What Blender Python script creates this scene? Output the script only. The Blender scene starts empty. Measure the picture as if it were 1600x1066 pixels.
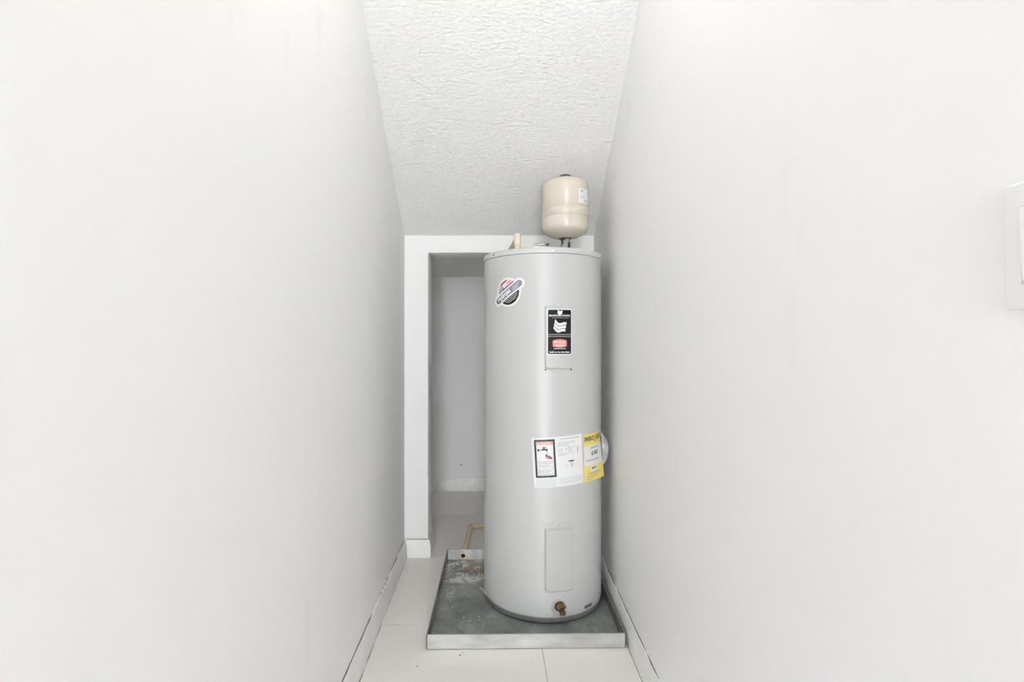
import bpy, bmesh, math, random
from mathutils import Vector, Matrix
random.seed(7)
scene = bpy.context.scene
COL = scene.collection

# ------------------------------------------------------------------ camera
CAM_H = 1.095
cam_d = bpy.data.cameras.new('camera')
cam = bpy.data.objects.new('camera', cam_d); COL.objects.link(cam)
cam.location = (0, 0, CAM_H)
cam.rotation_euler = (math.radians(90), 0, 0)
cam_d.sensor_width = 36.0
cam_d.lens = 18.0
cam_d.shift_x = 0.02
cam_d.clip_start = 0.02
scene.camera = cam

# ------------------------------------------------------------------ light + exposure
WORLD_STRENGTH = 22.5
FILL_LAMP_WATTS = 4.2
w = bpy.data.worlds.new('daylight'); scene.world = w
w.use_nodes = True
bg = w.node_tree.nodes['Background']
bg.inputs['Color'].default_value = (0.955, 0.98, 1.0, 1)
bg.inputs['Strength'].default_value = WORLD_STRENGTH
vs = scene.view_settings
vs.view_transform = 'Standard'; vs.look = 'None'; vs.gamma = 1.0
vs.use_curve_mapping = False
vs.exposure = 0.0
scene.cycles.max_bounces = 12
scene.cycles.diffuse_bounces = 11
scene.cycles.glossy_bounces = 3

# ------------------------------------------------------------------ materials
def mat(name, color, rough=0.5, metal=0.0, spec=0.5, var=0.0, var_scale=6.0, stretch=(1, 1, 1),
        bump=0.0, bump_scale=40.0, bump_dist=0.002, bump_stretch=(1, 1, 1), detail=4.0, coat=0.0,
        emit=0.0, trans=0.0, alpha=1.0):
    m = bpy.data.materials.new(name); m.use_nodes = True
    nt = m.node_tree; N = nt.nodes; L = nt.links
    p = N['Principled BSDF']
    p.inputs['Base Color'].default_value = (*color, 1)
    p.inputs['Roughness'].default_value = rough
    p.inputs['Metallic'].default_value = metal
    p.inputs['Specular IOR Level'].default_value = spec
    p.inputs['Coat Weight'].default_value = coat
    p.inputs['Coat Roughness'].default_value = 0.08
    p.inputs['Transmission Weight'].default_value = trans
    p.inputs['Alpha'].default_value = alpha
    if emit:
        p.inputs['Emission Color'].default_value = (*color, 1)
        p.inputs['Emission Strength'].default_value = emit
    tc = N.new('ShaderNodeTexCoord')
    def noise(scale, st, det=detail):
        mp = N.new('ShaderNodeMapping'); mp.inputs['Scale'].default_value = st
        L.new(tc.outputs['Object'], mp.inputs['Vector'])
        n = N.new('ShaderNodeTexNoise'); n.inputs['Scale'].default_value = scale
        n.inputs['Detail'].default_value = det
        L.new(mp.outputs['Vector'], n.inputs['Vector'])
        return n
    if var:
        n = noise(var_scale, stretch)
        r = N.new('ShaderNodeValToRGB')
        r.color_ramp.elements[0].position = 0.3; r.color_ramp.elements[1].position = 0.7
        r.color_ramp.elements[0].color = (*[max(0, c * (1 - var)) for c in color], 1)
        r.color_ramp.elements[1].color = (*[min(1, c * (1 + var * 0.5)) for c in color], 1)
        L.new(n.outputs['Fac'], r.inputs['Fac']); L.new(r.outputs['Color'], p.inputs['Base Color'])
    if bump:
        n = noise(bump_scale, bump_stretch)
        b = N.new('ShaderNodeBump'); b.inputs['Strength'].default_value = bump
        b.inputs['Distance'].default_value = bump_dist
        L.new(n.outputs['Fac'], b.inputs['Height']); L.new(b.outputs['Normal'], p.inputs['Normal'])
    return m

def wall_paint(name, color):
    """eggshell paint, roller streaks, faint scuffs"""
    m = mat(name, color, rough=0.62, spec=0.3, bump=0.10, bump_scale=9.0, bump_dist=0.004, bump_stretch=(1, 1, 0.35))
    nt = m.node_tree; N = nt.nodes; L = nt.links; p = N['Principled BSDF']
    tc = N.new('ShaderNodeTexCoord')
    mp = N.new('ShaderNodeMapping'); mp.inputs['Scale'].default_value = (3.0, 3.0, 1.1)
    n = N.new('ShaderNodeTexNoise'); n.inputs['Scale'].default_value = 2.6; n.inputs['Detail'].default_value = 5
    r = N.new('ShaderNodeValToRGB')
    r.color_ramp.elements[0].position = 0.66; r.color_ramp.elements[0].color = (*color, 1)
    r.color_ramp.elements[1].position = 0.80; r.color_ramp.elements[1].color = (*[c * 0.955 for c in color], 1)
    L.new(tc.outputs['Object'], mp.inputs['Vector']); L.new(mp.outputs['Vector'], n.inputs['Vector'])
    L.new(n.outputs['Fac'], r.inputs['Fac']); L.new(r.outputs['Color'], p.inputs['Base Color'])
    return m

def ceiling_texture(name, color):
    """knock-down plaster"""
    m = mat(name, color, rough=0.75, spec=0.2)
    nt = m.node_tree; N = nt.nodes; L = nt.links; p = N['Principled BSDF']
    tc = N.new('ShaderNodeTexCoord')
    mp = N.new('ShaderNodeMapping'); mp.inputs['Scale'].default_value = (0.55, 1.15, 1.15)
    n = N.new('ShaderNodeTexNoise'); n.inputs['Scale'].default_value = 82; n.inputs['Detail'].default_value = 3
    n.inputs['Distortion'].default_value = 0.35
    r = N.new('ShaderNodeValToRGB')
    r.color_ramp.elements[0].position = 0.36; r.color_ramp.elements[1].position = 0.64
    b = N.new('ShaderNodeBump'); b.inputs['Strength'].default_value = 0.55; b.inputs['Distance'].default_value = 0.004
    L.new(tc.outputs['Object'], mp.inputs['Vector']); L.new(mp.outputs['Vector'], n.inputs['Vector'])
    L.new(n.outputs['Fac'], r.inputs['Fac']); L.new(r.outputs['Color'], b.inputs['Height'])
    L.new(b.outputs['Normal'], p.inputs['Normal'])
    return m

def pan_floor_material():
    """weathered galvanised sheet: grey-green oxide, pale mineral residue and rust by the drain"""
    m = mat('weathered_galvanised', (0.2, 0.21, 0.2), rough=0.45, metal=0.35, spec=0.4)
    nt = m.node_tree; N = nt.nodes; L = nt.links; p = N['Principled BSDF']
    tc = N.new('ShaderNodeTexCoord')
    def noise(scale, det=6, dist=0.0, st=(1, 1, 1)):
        mp = N.new('ShaderNodeMapping'); mp.inputs['Scale'].default_value = st
        n = N.new('ShaderNodeTexNoise'); n.inputs['Scale'].default_value = scale
        n.inputs['Detail'].default_value = det; n.inputs['Distortion'].default_value = dist
        L.new(tc.outputs['Object'], mp.inputs['Vector']); L.new(mp.outputs['Vector'], n.inputs['Vector'])
        return n.outputs['Fac']
    def ramp(fac, a, b, ca=(0, 0, 0), cb=(1, 1, 1)):
        r = N.new('ShaderNodeValToRGB')
        r.color_ramp.elements[0].position = a; r.color_ramp.elements[1].position = b
        r.color_ramp.elements[0].color = (*ca, 1); r.color_ramp.elements[1].color = (*cb, 1)
        L.new(fac, r.inputs['Fac']); return r.outputs['Color']
    def spot(c, rx, ry, lo=0.55, hi=1.0):
        mp = N.new('ShaderNodeMapping')
        mp.inputs['Location'].default_value = (-c[0] / rx, -c[1] / ry, 0)
        mp.inputs['Scale'].default_value = (1 / rx, 1 / ry, 0)
        L.new(tc.outputs['Object'], mp.inputs['Vector'])
        ln = N.new('ShaderNodeVectorMath'); ln.operation = 'LENGTH'
        L.new(mp.outputs['Vector'], ln.inputs[0])
        return ramp(ln.outputs['Value'], lo, hi, (1, 1, 1), (0, 0, 0))
    def mul(a, b):
        x = N.new('ShaderNodeMath'); x.operation = 'MULTIPLY'; L.new(a, x.inputs[0]); L.new(b, x.inputs[1]); return x.outputs[0]
    def mix(fac, a, col):
        x = N.new('ShaderNodeMix'); x.data_type = 'RGBA'
        L.new(fac, x.inputs[0]); L.new(a, x.inputs[6]); x.inputs[7].default_value = (*col, 1); return x.outputs[2]
    base = ramp(noise(7, 8, 0.6), 0.3, 0.72, (0.18, 0.194, 0.186), (0.40, 0.42, 0.405))
    c = mix(mul(ramp(noise(42, 8, 0.6), 0.50, 0.72), ramp(noise(6, 6, 0.5), 0.36, 0.62)), base, (0.46, 0.48, 0.46))
    # residue: local frame, origin at the pan's base centre
    c = mix(mul(spot((-0.24, 0.28), 0.24, 0.15, 0.35, 1.0), ramp(noise(24, 9, 1.0), 0.47, 0.56)), c, (0.80, 0.81, 0.77))
    c = mix(mul(spot((-0.25, 0.155), 0.14, 0.05, 0.4, 1.0), ramp(noise(22, 9, 1.6), 0.44, 0.52)), c, (0.78, 0.78, 0.72))
    c = mix(mul(spot((-0.31, 0.06), 0.05, 0.12, 0.3, 1.0), ramp(noise(30, 8, 1.0), 0.5, 0.62)), c, (0.55, 0.57, 0.54))
    c = mix(mul(spot((-0.20, 0.325), 0.10, 0.035, 0.3, 1.0), ramp(noise(19, 6, 0.8), 0.40, 0.52)), c, (0.33, 0.33, 0.24))
    c = mix(mul(spot((-0.19, 0.255), 0.15, 0.06, 0.25, 1.0), ramp(noise(17, 9, 1.8), 0.46, 0.53)), c, (0.25, 0.13, 0.06))
    c = mix(mul(spot((-0.295, 0.115), 0.035, 0.025, 0.2, 1.0), ramp(noise(26, 8, 1.0), 0.42, 0.54)), c, (0.34, 0.2, 0.11))
    L.new(c, p.inputs['Base Color'])
    rr = ramp(noise(16, 6), 0.3, 0.7, (0.36,) * 3, (0.62,) * 3); L.new(rr, p.inputs['Roughness'])
    return m

M = {}
M['wall'] = wall_paint('white_wall_paint', (0.935, 0.935, 0.936))
M['wall_end'] = wall_paint('white_partition_paint', (0.92, 0.92, 0.92))
M['ceil'] = ceiling_texture('knockdown_plaster', (0.83, 0.83, 0.828))
M['base'] = mat('baseboard_enamel', (0.92, 0.918, 0.912), rough=0.35, var=0.05, var_scale=9, stretch=(3, 1, 3))
M['caulk_gap'] = mat('dirty_gap', (0.20, 0.155, 0.12), rough=0.9, var=0.45, var_scale=30)
M['floor_dirt'] = mat('floor_line_dirt', (0.40, 0.335, 0.28), rough=0.9, var=0.4, var_scale=25)
M['tile'] = mat('polished_porcelain', (0.88, 0.845, 0.81), rough=0.055, spec=0.5, var=0.025, var_scale=2.5)
M['grout'] = mat('grout', (0.50, 0.46, 0.42), rough=0.9, var=0.2, var_scale=25)
M['jacket'] = mat('grey_enamel_jacket', (0.55, 0.555, 0.55), rough=0.33, spec=0.5, coat=0.0, bump=0.05, bump_scale=3.0, bump_dist=0.01, bump_stretch=(1, 1, 0.15))
M['cap'] = mat('grey_enamel_cap', (0.58, 0.585, 0.58), rough=0.33, var=0.03)
M['cover'] = mat('grey_plastic_cover', (0.55, 0.555, 0.55), rough=0.36, var=0.02)
M['galv'] = mat('galvanised_steel', (0.66, 0.665, 0.66), rough=0.38, metal=0.85, var=0.22, var_scale=9, stretch=(1, 1, 2.5), bump=0.08, bump_scale=30)
M['galv_streaked'] = mat('streaked_galvanised', (0.62, 0.62, 0.62), rough=0.45, metal=0.6, var=0.5, var_scale=14, stretch=(1, 1, 0.6))
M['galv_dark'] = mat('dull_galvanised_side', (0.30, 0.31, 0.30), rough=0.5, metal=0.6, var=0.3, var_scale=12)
M['ring'] = mat('base_ring_steel', (0.42, 0.42, 0.425), rough=0.5, metal=0.8, var=0.12, var_scale=14)
M['pan_floor'] = pan_floor_material()
M['screw'] = mat('zinc_screw', (0.72, 0.72, 0.72), rough=0.25, metal=1.0, var=0.1, var_scale=200)
M['brass'] = mat('tarnished_brass', (0.27, 0.175, 0.095), rough=0.25, metal=1.0, var=0.35, var_scale=60)
M['hole_shade'] = mat('painted_hole_shade', (0.035, 0.02, 0.014), rough=0.8, var=0.3, var_scale=60)  # near-black brown painted as the darkness inside holes
M['cream'] = mat('cream_tank_enamel', (0.645, 0.59, 0.505), rough=0.2, spec=0.5, coat=0.0, var=0.015)
M['cream_seam'] = mat('cream_tank_seam', (0.55, 0.50, 0.42), rough=0.35, var=0.03)
M['cpvc'] = mat('cream_plastic_pipe', (0.74, 0.62, 0.43), rough=0.4, var=0.10, var_scale=18)
M['cpvc_pale'] = mat('pale_plastic_pipe', (0.82, 0.73, 0.60), rough=0.4, var=0.06, var_scale=18)
M['black_plastic'] = mat('black_plastic', (0.03, 0.03, 0.033), rough=0.35, var=0.2, var_scale=50)
M['grey_plastic'] = mat('dark_grey_cap', (0.10, 0.105, 0.12), rough=0.45, var=0.1, var_scale=50)
M['dark_badge'] = mat('dark_grey_badge', (0.09, 0.09, 0.095), rough=0.5, var=0.2, var_scale=200)
M['paper'] = mat('white_paper', (0.83, 0.84, 0.845), rough=0.5, var=0.015)
M['vinyl_white'] = mat('white_vinyl', (0.84, 0.845, 0.85), rough=0.35, var=0.01)
M['vinyl_black'] = mat('black_vinyl', (0.008, 0.008, 0.009), rough=0.1, spec=0.35, var=0.1)
M['ink_black'] = mat('black_ink', (0.02, 0.02, 0.022), rough=0.45, var=0.1)
M['ink_grey'] = mat('grey_ink', (0.50, 0.505, 0.51), rough=0.5, var=0.1, var_scale=100)
M['ink_mid'] = mat('mid_grey_ink', (0.28, 0.28, 0.285), rough=0.5, var=0.1, var_scale=100)
M['ink_light'] = mat('pale_grey_ink', (0.64, 0.645, 0.65), rough=0.5, var=0.1, var_scale=100)
M['ink_white'] = mat('white_ink', (0.86, 0.86, 0.86), rough=0.4, var=0.02)
M['ink_rule'] = mat('taupe_ink', (0.36, 0.33, 0.33), rough=0.4, var=0.1)
M['ink_red'] = mat('red_ink', (0.68, 0.13, 0.14), rough=0.4, var=0.06)
M['ink_salmon'] = mat('salmon_red_ink', (0.72, 0.23, 0.22), rough=0.35, var=0.06)
M['ink_darkred'] = mat('dark_red_ink', (0.30, 0.05, 0.07), rough=0.45, var=0.1)
M['ink_maroon'] = mat('maroon_ink', (0.24, 0.07, 0.10), rough=0.45, var=0.1)
M['ink_navy'] = mat('navy_ink', (0.07, 0.08, 0.115), rough=0.4, var=0.1)
M['ink_slate'] = mat('slate_blue_ink', (0.22, 0.24, 0.31), rough=0.4, var=0.12, var_scale=30)
M['yellow'] = mat('yellow_paper', (0.84, 0.68, 0.17), rough=0.5, var=0.03)
M['pouch'] = mat('clouded_plastic', (0.66, 0.66, 0.69), rough=0.25, var=0.35, var_scale=30, bump=0.3, bump_scale=40)
M['foil'] = mat('foil_tape', (0.74, 0.74, 0.72), rough=0.45, metal=0.4, var=0.1, var_scale=80)
M['switch'] = mat('white_switch_plastic', (0.93, 0.93, 0.93), rough=0.35, var=0.01)
M['speck'] = mat('white_paint_speck', (0.82, 0.82, 0.80), rough=0.6, var=0.1)
M['grit'] = mat('dark_grit', (0.16, 0.145, 0.13), rough=0.9, var=0.3)
M['lamp_glass'] = mat('opal_glass', (1.0, 0.97, 0.93), rough=0.3, emit=2.0)
M['lamp_metal'] = mat('white_lamp_metal', (0.8, 0.8, 0.8), rough=0.4, var=0.02)
M['door_paint'] = mat('door_casing_enamel', (0.85, 0.85, 0.845), rough=0.4, var=0.02)

# ------------------------------------------------------------------ mesh helpers (world coordinates)
def origin_of(o):
    v = Vector((0, 0, 0))
    while o is not None:
        v += o.location; o = o.parent
    return v

def obj(name, bm, material, parent=None, smooth=False, normals=True, angle=None):
    """link a bmesh given in world coordinates as one mesh object under parent"""
    if normals: bmesh.ops.recalc_face_normals(bm, faces=bm.faces[:])
    me = bpy.data.meshes.new(name)
    off = origin_of(parent)
    if off.length > 0: bmesh.ops.translate(bm, verts=bm.verts[:], vec=-off)
    if angle is not None:
        for f in bm.faces: f.smooth = True
        for e in bm.edges:
            if len(e.link_faces) == 2 and e.calc_face_angle(0) > math.radians(angle): e.smooth = False
    elif smooth:
        for f in bm.faces: f.smooth = True
    bm.to_mesh(me); bm.free()
    me.materials.append(M[material])
    o = bpy.data.objects.new(name, me); COL.objects.link(o)
    o.parent = parent
    return o

def thing(name, label, cat, loc, group=None):
    o = bpy.data.objects.new(name, None); COL.objects.link(o)
    o.location = loc; o.empty_display_size = 0.05
    o['label'] = label; o['category'] = cat
    if group: o['group'] = group
    return o

def tag(o, label, cat):
    o['label'] = label; o['category'] = cat; return o

def struct(o, label=None):
    o['kind'] = 'structure'
    if label: o['label'] = label
    return o

def box(bm, x0, x1, y0, y1, z0, z1, bevel=0.0, seg=2):
    r = bmesh.ops.create_cube(bm, size=1.0)
    vs_ = r['verts']
    for v in vs_:
        v.co = Vector(((x0 + x1) / 2 + v.co.x * (x1 - x0), (y0 + y1) / 2 + v.co.y * (y1 - y0), (z0 + z1) / 2 + v.co.z * (z1 - z0)))
    if bevel:
        es = {e for v in vs_ for e in v.link_edges}
        bmesh.ops.bevel(bm, geom=list(es), offset=bevel, segments=seg, profile=0.5, affect='EDGES')
    return bm

def hexa(bm, bottom, top):
    """solid from matching bottom and top polygons"""
    b = [bm.verts.new(p) for p in bottom]; t = [bm.verts.new(p) for p in top]
    n = len(b)
    bm.faces.new(b[::-1]); bm.faces.new(t)
    for i in range(n):
        bm.faces.new((b[i], b[(i + 1) % n], t[(i + 1) % n], t[i]))
    return bm

def lathe(bm, prof, base, axis=(0, 0, 1), seg=48, close=False):
    """profile [(radius, height)] turned about an axis through base"""
    az = Vector(axis).normalized()
    ax = az.orthogonal().normalized(); ay = az.cross(ax)
    base = Vector(base); rings = []
    for r, h in prof:
        if r < 1e-6:
            rings.append([bm.verts.new(base + az * h)])
        else:
            rings.append([bm.verts.new(base + az * h + (ax * math.cos(2 * math.pi * k / seg) + ay * math.sin(2 * math.pi * k / seg)) * r) for k in range(seg)])
    pairs = list(zip(rings, rings[1:]))
    if close: pairs.append((rings[-1], rings[0]))
    for a, b in pairs:
        for k in range(seg):
            k2 = (k + 1) % seg
            if len(a) == 1 and len(b) == 1: break
            if len(a) == 1: bm.faces.new((a[0], b[k2], b[k]))
            elif len(b) == 1: bm.faces.new((a[k], a[k2], b[0]))
            else: bm.faces.new((a[k], a[k2], b[k2], b[k]))
    return bm

def tube(bm, pts, r, seg=20, cap=True):
    pts = [Vector(p) for p in pts]
    rings = []; prev = None
    for i, p in enumerate(pts):
        d = (pts[min(i + 1, len(pts) - 1)] - pts[max(i - 1, 0)]).normalized()
        if prev is None: ax = d.orthogonal().normalized()
        else: ax = (prev - d * prev.dot(d)).normalized()
        prev = ax; ay = d.cross(ax)
        rr = r[i] if isinstance(r, (list, tuple)) else r
        rings.append([bm.verts.new(p + (ax * math.cos(2 * math.pi * k / seg) + ay * math.sin(2 * math.pi * k / seg)) * rr) for k in range(seg)])
    for a, b in zip(rings, rings[1:]):
        for k in range(seg): bm.faces.new((a[k], a[(k + 1) % seg], b[(k + 1) % seg], b[k]))
    if cap: bm.faces.new(rings[0][::-1]); bm.faces.new(rings[-1])
    return bm

def arc3(c, a, b, r, n=8):
    """quarter bend: from c - a*r ... to c + b*r, tangent a then b (unit vectors)"""
    c, a, b = Vector(c), Vector(a), Vector(b); out = []
    for i in range(n + 1):
        t = i / n * math.pi / 2
        o = c - a * r + b * r
        out.append(o - b * r * math.cos(t) + a * r * math.sin(t))
    return out

# ------------------------------------------------------------------ the room shell
XL = -0.441
Y_BACK, Y_FAR, Y_DOOR = 2.597, 3.744, -4.5  # corridor drawn out behind the camera to flatten the light falloff
JAMB_T = 0.150
def xr(y): return 0.5197 - 0.0205 * (Y_BACK - y)      # the right wall runs slightly askew
SLOPE = 0.72
Z_BACK = 1.6306; Z_FLAT = 2.60
Y_FLAT = Y_BACK - (Z_FLAT - Z_BACK) / SLOPE

bm = bmesh.new(); box(bm, -1.6, 1.7, -6.4, 3.9, -0.08, -0.0012)
floor = struct(obj('floor', bm, 'grout'))

TS = 0.628; GX, GY = 0.180, 1.976; G = 0.0014
ycuts = [GY + TS * k for k in range(-11, 4)]
for ci, (x0, x1) in enumerate(((XL, GX), (GX, None))):
    for k in range(len(ycuts) - 1):
        y0 = max(ycuts[k], Y_DOOR); y1 = min(ycuts[k + 1], Y_FAR)
        if y1 - y0 < 0.02: continue
        a, b = y0 + G, y1 - G
        bm = bmesh.new()
        xa = x0 + (G if ci else 0.0)
        xb0 = (x1 - G) if x1 is not None else xr(a); xb1 = (x1 - G) if x1 is not None else xr(b)
        hexa(bm, [(xa, a, -0.008), (xb0, a, -0.008), (xb1, b, -0.008), (xa, b, -0.008)], [(xa, a, 0), (xb0, a, 0), (xb1, b, 0), (xa, b, 0)])
        bmesh.ops.bevel(bm, geom=[e for e in bm.edges if all(v.co.z > -0.001 for v in e.verts)], offset=0.0008, segments=1, affect='EDGES')
        obj('tile', bm, 'tile', floor)

bm = bmesh.new(); box(bm, XL - 0.10, XL, Y_DOOR, Y_FAR + 0.1, 0, 2.75)
wall_left = struct(obj('wall_left', bm, 'wall'))
bm = bmesh.new()
ya, yb = Y_DOOR, Y_FAR + 0.1
hexa(bm, [(xr(ya), ya, 0), (xr(ya) + .12, ya, 0), (xr(yb) + .12, yb, 0), (xr(yb), yb, 0)],
         [(xr(ya), ya, 2.75), (xr(ya) + .12, ya, 2.75), (xr(yb) + .12, yb, 2.75), (xr(yb), yb, 2.75)])
wall_right = struct(obj('wall_right', bm, 'wall'))

# partition behind the heater: left stub, header, right stub in one wall with an opening
OX0, OX1, OZ = -0.321, 0.452, 1.543
bm = bmesh.new()
def wall_ring(y):
    X0, X1 = XL, xr(y)
    return [(X0, y, 0), (OX0, y, 0), (OX0, y, OZ), (OX1, y, OZ), (OX1, y, 0), (X1, y, 0), (X1, y, Z_BACK + 0.02), (X0, y, Z_BACK + 0.02)]
fr = [bm.verts.new(p) for p in wall_ring(Y_BACK)]; bk = [bm.verts.new(p) for p in wall_ring(Y_BACK + JAMB_T)]
for ring in (fr, bk):
    bm.faces.new((ring[0], ring[1], ring[2], ring[7])); bm.faces.new((ring[2], ring[3], ring[6], ring[7])); bm.faces.new((ring[3], ring[4], ring[5], ring[6]))
for i in range(8):
    j = (i + 1) % 8
    bm.faces.new((fr[i], fr[j], bk[j], bk[i]))
eds = [e for e in bm.edges if {e.verts[0], e.verts[1]} in ({fr[1], fr[2]}, {fr[2], fr[3]}, {fr[3], fr[4]})]
bmesh.ops.bevel(bm, geom=eds, offset=0.004, segments=3, profile=0.5, affect='EDGES')
wall_back = struct(obj('wall_back', bm, 'wall_end', angle=50))

bm = bmesh.new(); box(bm, XL, xr(Y_FAR), Y_FAR, Y_FAR + 0.1, 0, 1.75)
wall_far = struct(obj('wall_far', bm, 'wall'))
bm = bmesh.new(); lathe(bm, [(0.0, 0.0015), (0.0035, 0.001), (0.005, 0.0)], (-0.222, Y_FAR, 0.187 + 0.002), (0, -1, 0), 10)
obj('screw_hole', bm, 'caulk_gap', wall_far)

# sloping ceiling under the stairs, flat in front of it
bm = bmesh.new()
prof = [(Y_BACK + 0.0, Z_BACK), (Y_FLAT, Z_FLAT), (Y_DOOR, Z_FLAT), (Y_DOOR, Z_FLAT + .12), (Y_FLAT + .05, Z_FLAT + .12), (Y_BACK + 0.0, Z_BACK + .12)]
hexa(bm, [(XL, y, z) for y, z in prof], [(xr(y), y, z) for y, z in prof])
ceiling = struct(obj('ceiling', bm, 'ceil'))
bm = bmesh.new(); ZA = 1.563
hexa(bm, [(XL, Y_BACK + JAMB_T, ZA), (xr(2.75), Y_BACK + JAMB_T, ZA), (xr(Y_FAR), Y_FAR, ZA), (XL, Y_FAR, ZA)],
         [(XL, Y_BACK + JAMB_T, ZA + .1), (xr(2.75), Y_BACK + JAMB_T, ZA + .1), (xr(Y_FAR), Y_FAR, ZA + .1), (XL, Y_FAR, ZA + .1)])
struct(obj('ceiling_alcove', bm, 'wall'))

# unseen doorway wall, set far behind the camera to even out the light
bm = bmesh.new()
DX0, DX1, DZ = XL + 0.006, xr(Y_DOOR) - 0.006, 2.55
y = Y_DOOR
ringf = [(-1.6, y - .12, 0), (DX0, y - .12, 0), (DX0, y - .12, DZ), (DX1, y - .12, DZ), (DX1, y - .12, 0), (1.7, y - .12, 0), (1.7, y - .12, 2.75), (-1.6, y - .12, 2.75)]
fr = [bm.verts.new(p) for p in ringf]; bk = [bm.verts.new((p[0], y, p[2])) for p in ringf]
for ring in (fr, bk):
    bm.faces.new((ring[0], ring[1], ring[2], ring[7])); bm.faces.new((ring[2], ring[3], ring[6], ring[7])); bm.faces.new((ring[3], ring[4], ring[5], ring[6]))
for i in range(8):
    j = (i + 1) % 8
    bm.faces.new((fr[i], fr[j], bk[j], bk[i]))
struct(obj('wall_front', bm, 'wall'))

# ------------------------------------------------------------------ baseboards
BH = 0.090
BPROF = [(0.0, 0.0), (0.0155, 0.0), (0.0155, 0.052), (0.0135, 0.060), (0.0125, 0.072), (0.0075, 0.083), (0.006, BH), (0.0, BH)]
def baseboard(name, a, b, nrm, m0=0.0, m1=0.0, t=1.0):
    """run from a to b (x,y), thickness along nrm; m0/m1 lengthen the face at mitred ends"""
    a, b, n = Vector((*a, 0)), Vector((*b, 0)), Vector((*nrm, 0)).normalized()
    d = (b - a).normalized()
    bm = bmesh.new()
    A = [bm.verts.new(a + n * p * t - d * p * t * m0 + Vector((0, 0, z))) for p, z in BPROF]
    B = [bm.verts.new(b + n * p * t + d * p * t * m1 + Vector((0, 0, z))) for p, z in BPROF]
    bm.faces.new(A); bm.faces.new(B[::-1])
    for i in range(len(A)):
        j = (i + 1) % len(A); bm.faces.new((A[i], B[i], B[j], A[j]))
    return struct(obj(name, bm, 'base', angle=25))
E_ = 0.0003
bb_left = baseboard('baseboard_left', (XL + E_, Y_DOOR + .02), (XL + E_, Y_BACK - E_), (1, 0), 0, -1)
p0, p1 = (xr(Y_DOOR + .02) - E_, Y_DOOR + .02), (xr(Y_BACK - E_) - E_, Y_BACK - E_)
dR = (Vector(p1) - Vector(p0)).normalized(); nR = (-dR.y, dR.x)
bb_right = baseboard('baseboard_right', p0, p1, nR, 0, 0)
bb_back = baseboard('baseboard_back', (XL + E_, Y_BACK - E_), (OX0, Y_BACK - E_), (0, -1), -1, 1, 0.85)
baseboard('baseboard_jamb', (OX0 + E_, Y_BACK), (OX0 + E_, Y_BACK + JAMB_T), (1, 0), 1, 1, 0.85)
baseboard('baseboard_far', (XL + E_, Y_FAR - E_), (xr(Y_FAR) - 0.02, Y_FAR - E_), (0, -1), -1, 0)
baseboard('baseboard_alcove', (XL + E_, Y_BACK + JAMB_T + .02), (XL + E_, Y_FAR - E_), (1, 0), 0, -1)

# open caulk joints: broken dark lines along the top edge and at the floor
def gap_line(parent, f, z, segs, wid, hgt, material='caulk_gap'):
    for y0, y1 in segs:
        bm = bmesh.new()
        n = max(2, int((y1 - y0) / 0.04)); rows = []
        for i in range(n + 1):
            yy = y0 + (y1 - y0) * i / n
            x, s = f(yy)
            k = (0.25 if i in (0, n) else random.uniform(0.7, 1.15))
            rows.append([bm.verts.new((x, yy, z)), bm.verts.new((x + s * wid * k, yy, z)), bm.verts.new((x, yy, z + hgt * k))])
        for a, b in zip(rows, rows[1:]):
            bm.faces.new((a[0], a[1], b[1], b[0])); bm.faces.new((a[1], a[2], b[2], b[1])); bm.faces.new((a[2], a[0], b[0], b[2]))
        bm.faces.new(rows[0]); bm.faces.new(rows[-1][::-1])
        obj('caulk_gap', bm, material, parent)
fl = lambda y: (XL, 1)
flb = lambda y: (XL + 0.0155, 1)
frr = lambda y: (xr(y), -1)
frb = lambda y: (xr(y) - 0.0155, -1)
gap_line(bb_left, fl, BH, [(0.9, 1.46), (1.475, 1.885), (2.03, 2.05), (2.075, 2.085), (2.11, 2.125), (2.14, 2.19), (2.21, 2.40), (2.41, 2.595)], 0.0035, 0.0022)
gap_line(bb_left, flb, 0, [(0.9, 1.72), (1.73, 1.86), (1.88, 1.99)], 0.0035, 0.0030, 'floor_dirt')
gap_line(bb_left, flb, 0, [(2.03, 2.30), (2.34, 2.55)], 0.0014, 0.0012, 'floor_dirt')
gap_line(bb_right, frr, BH, [(0.9, 1.50), (1.52, 1.645), (1.655, 2.08), (2.09, 2.28)], 0.0035, 0.0022)
gap_line(bb_right, frb, 0, [(0.9, 2.3)], 0.0022, 0.002, 'floor_dirt')
# hairline along the stub baseboard's top
bm = bmesh.new(); box(bm, XL + .01, OX0, Y_BACK - 0.0062, Y_BACK, BH, BH + 0.0012); obj('caulk_gap', bm, 'caulk_gap', bb_back)

# ------------------------------------------------------------------ unseen ceiling light, added above the frame to lift the side walls
lamp = thing('added_ceiling_light', 'unseen flush ceiling light with opal dome, added to brighten the closet walls', 'ceiling light', (0.03, 0.95, Z_FLAT))
bm = bmesh.new(); lathe(bm, [(0, 0), (0.15, 0), (0.15, -0.02), (0.14, -0.025), (0, -0.025)], (0.03, 0.95, Z_FLAT)); obj('lamp_base', bm, 'lamp_metal', lamp, angle=40)
bm = bmesh.new(); lathe(bm, [(0.135, -0.025)] + [(0.135 * math.cos(t * math.pi / 16), -0.025 - 0.065 * math.sin(t * math.pi / 16)) for t in range(1, 8)] + [(0, -0.09)], (0.03, 0.95, Z_FLAT))
obj('lamp_shade', bm, 'lamp_glass', lamp, smooth=True)
ld = bpy.data.lights.new('wall_lift_light', 'POINT'); ld.energy = FILL_LAMP_WATTS; ld.shadow_soft_size = 0.12; ld.color = (1.0, 0.995, 0.99)
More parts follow.
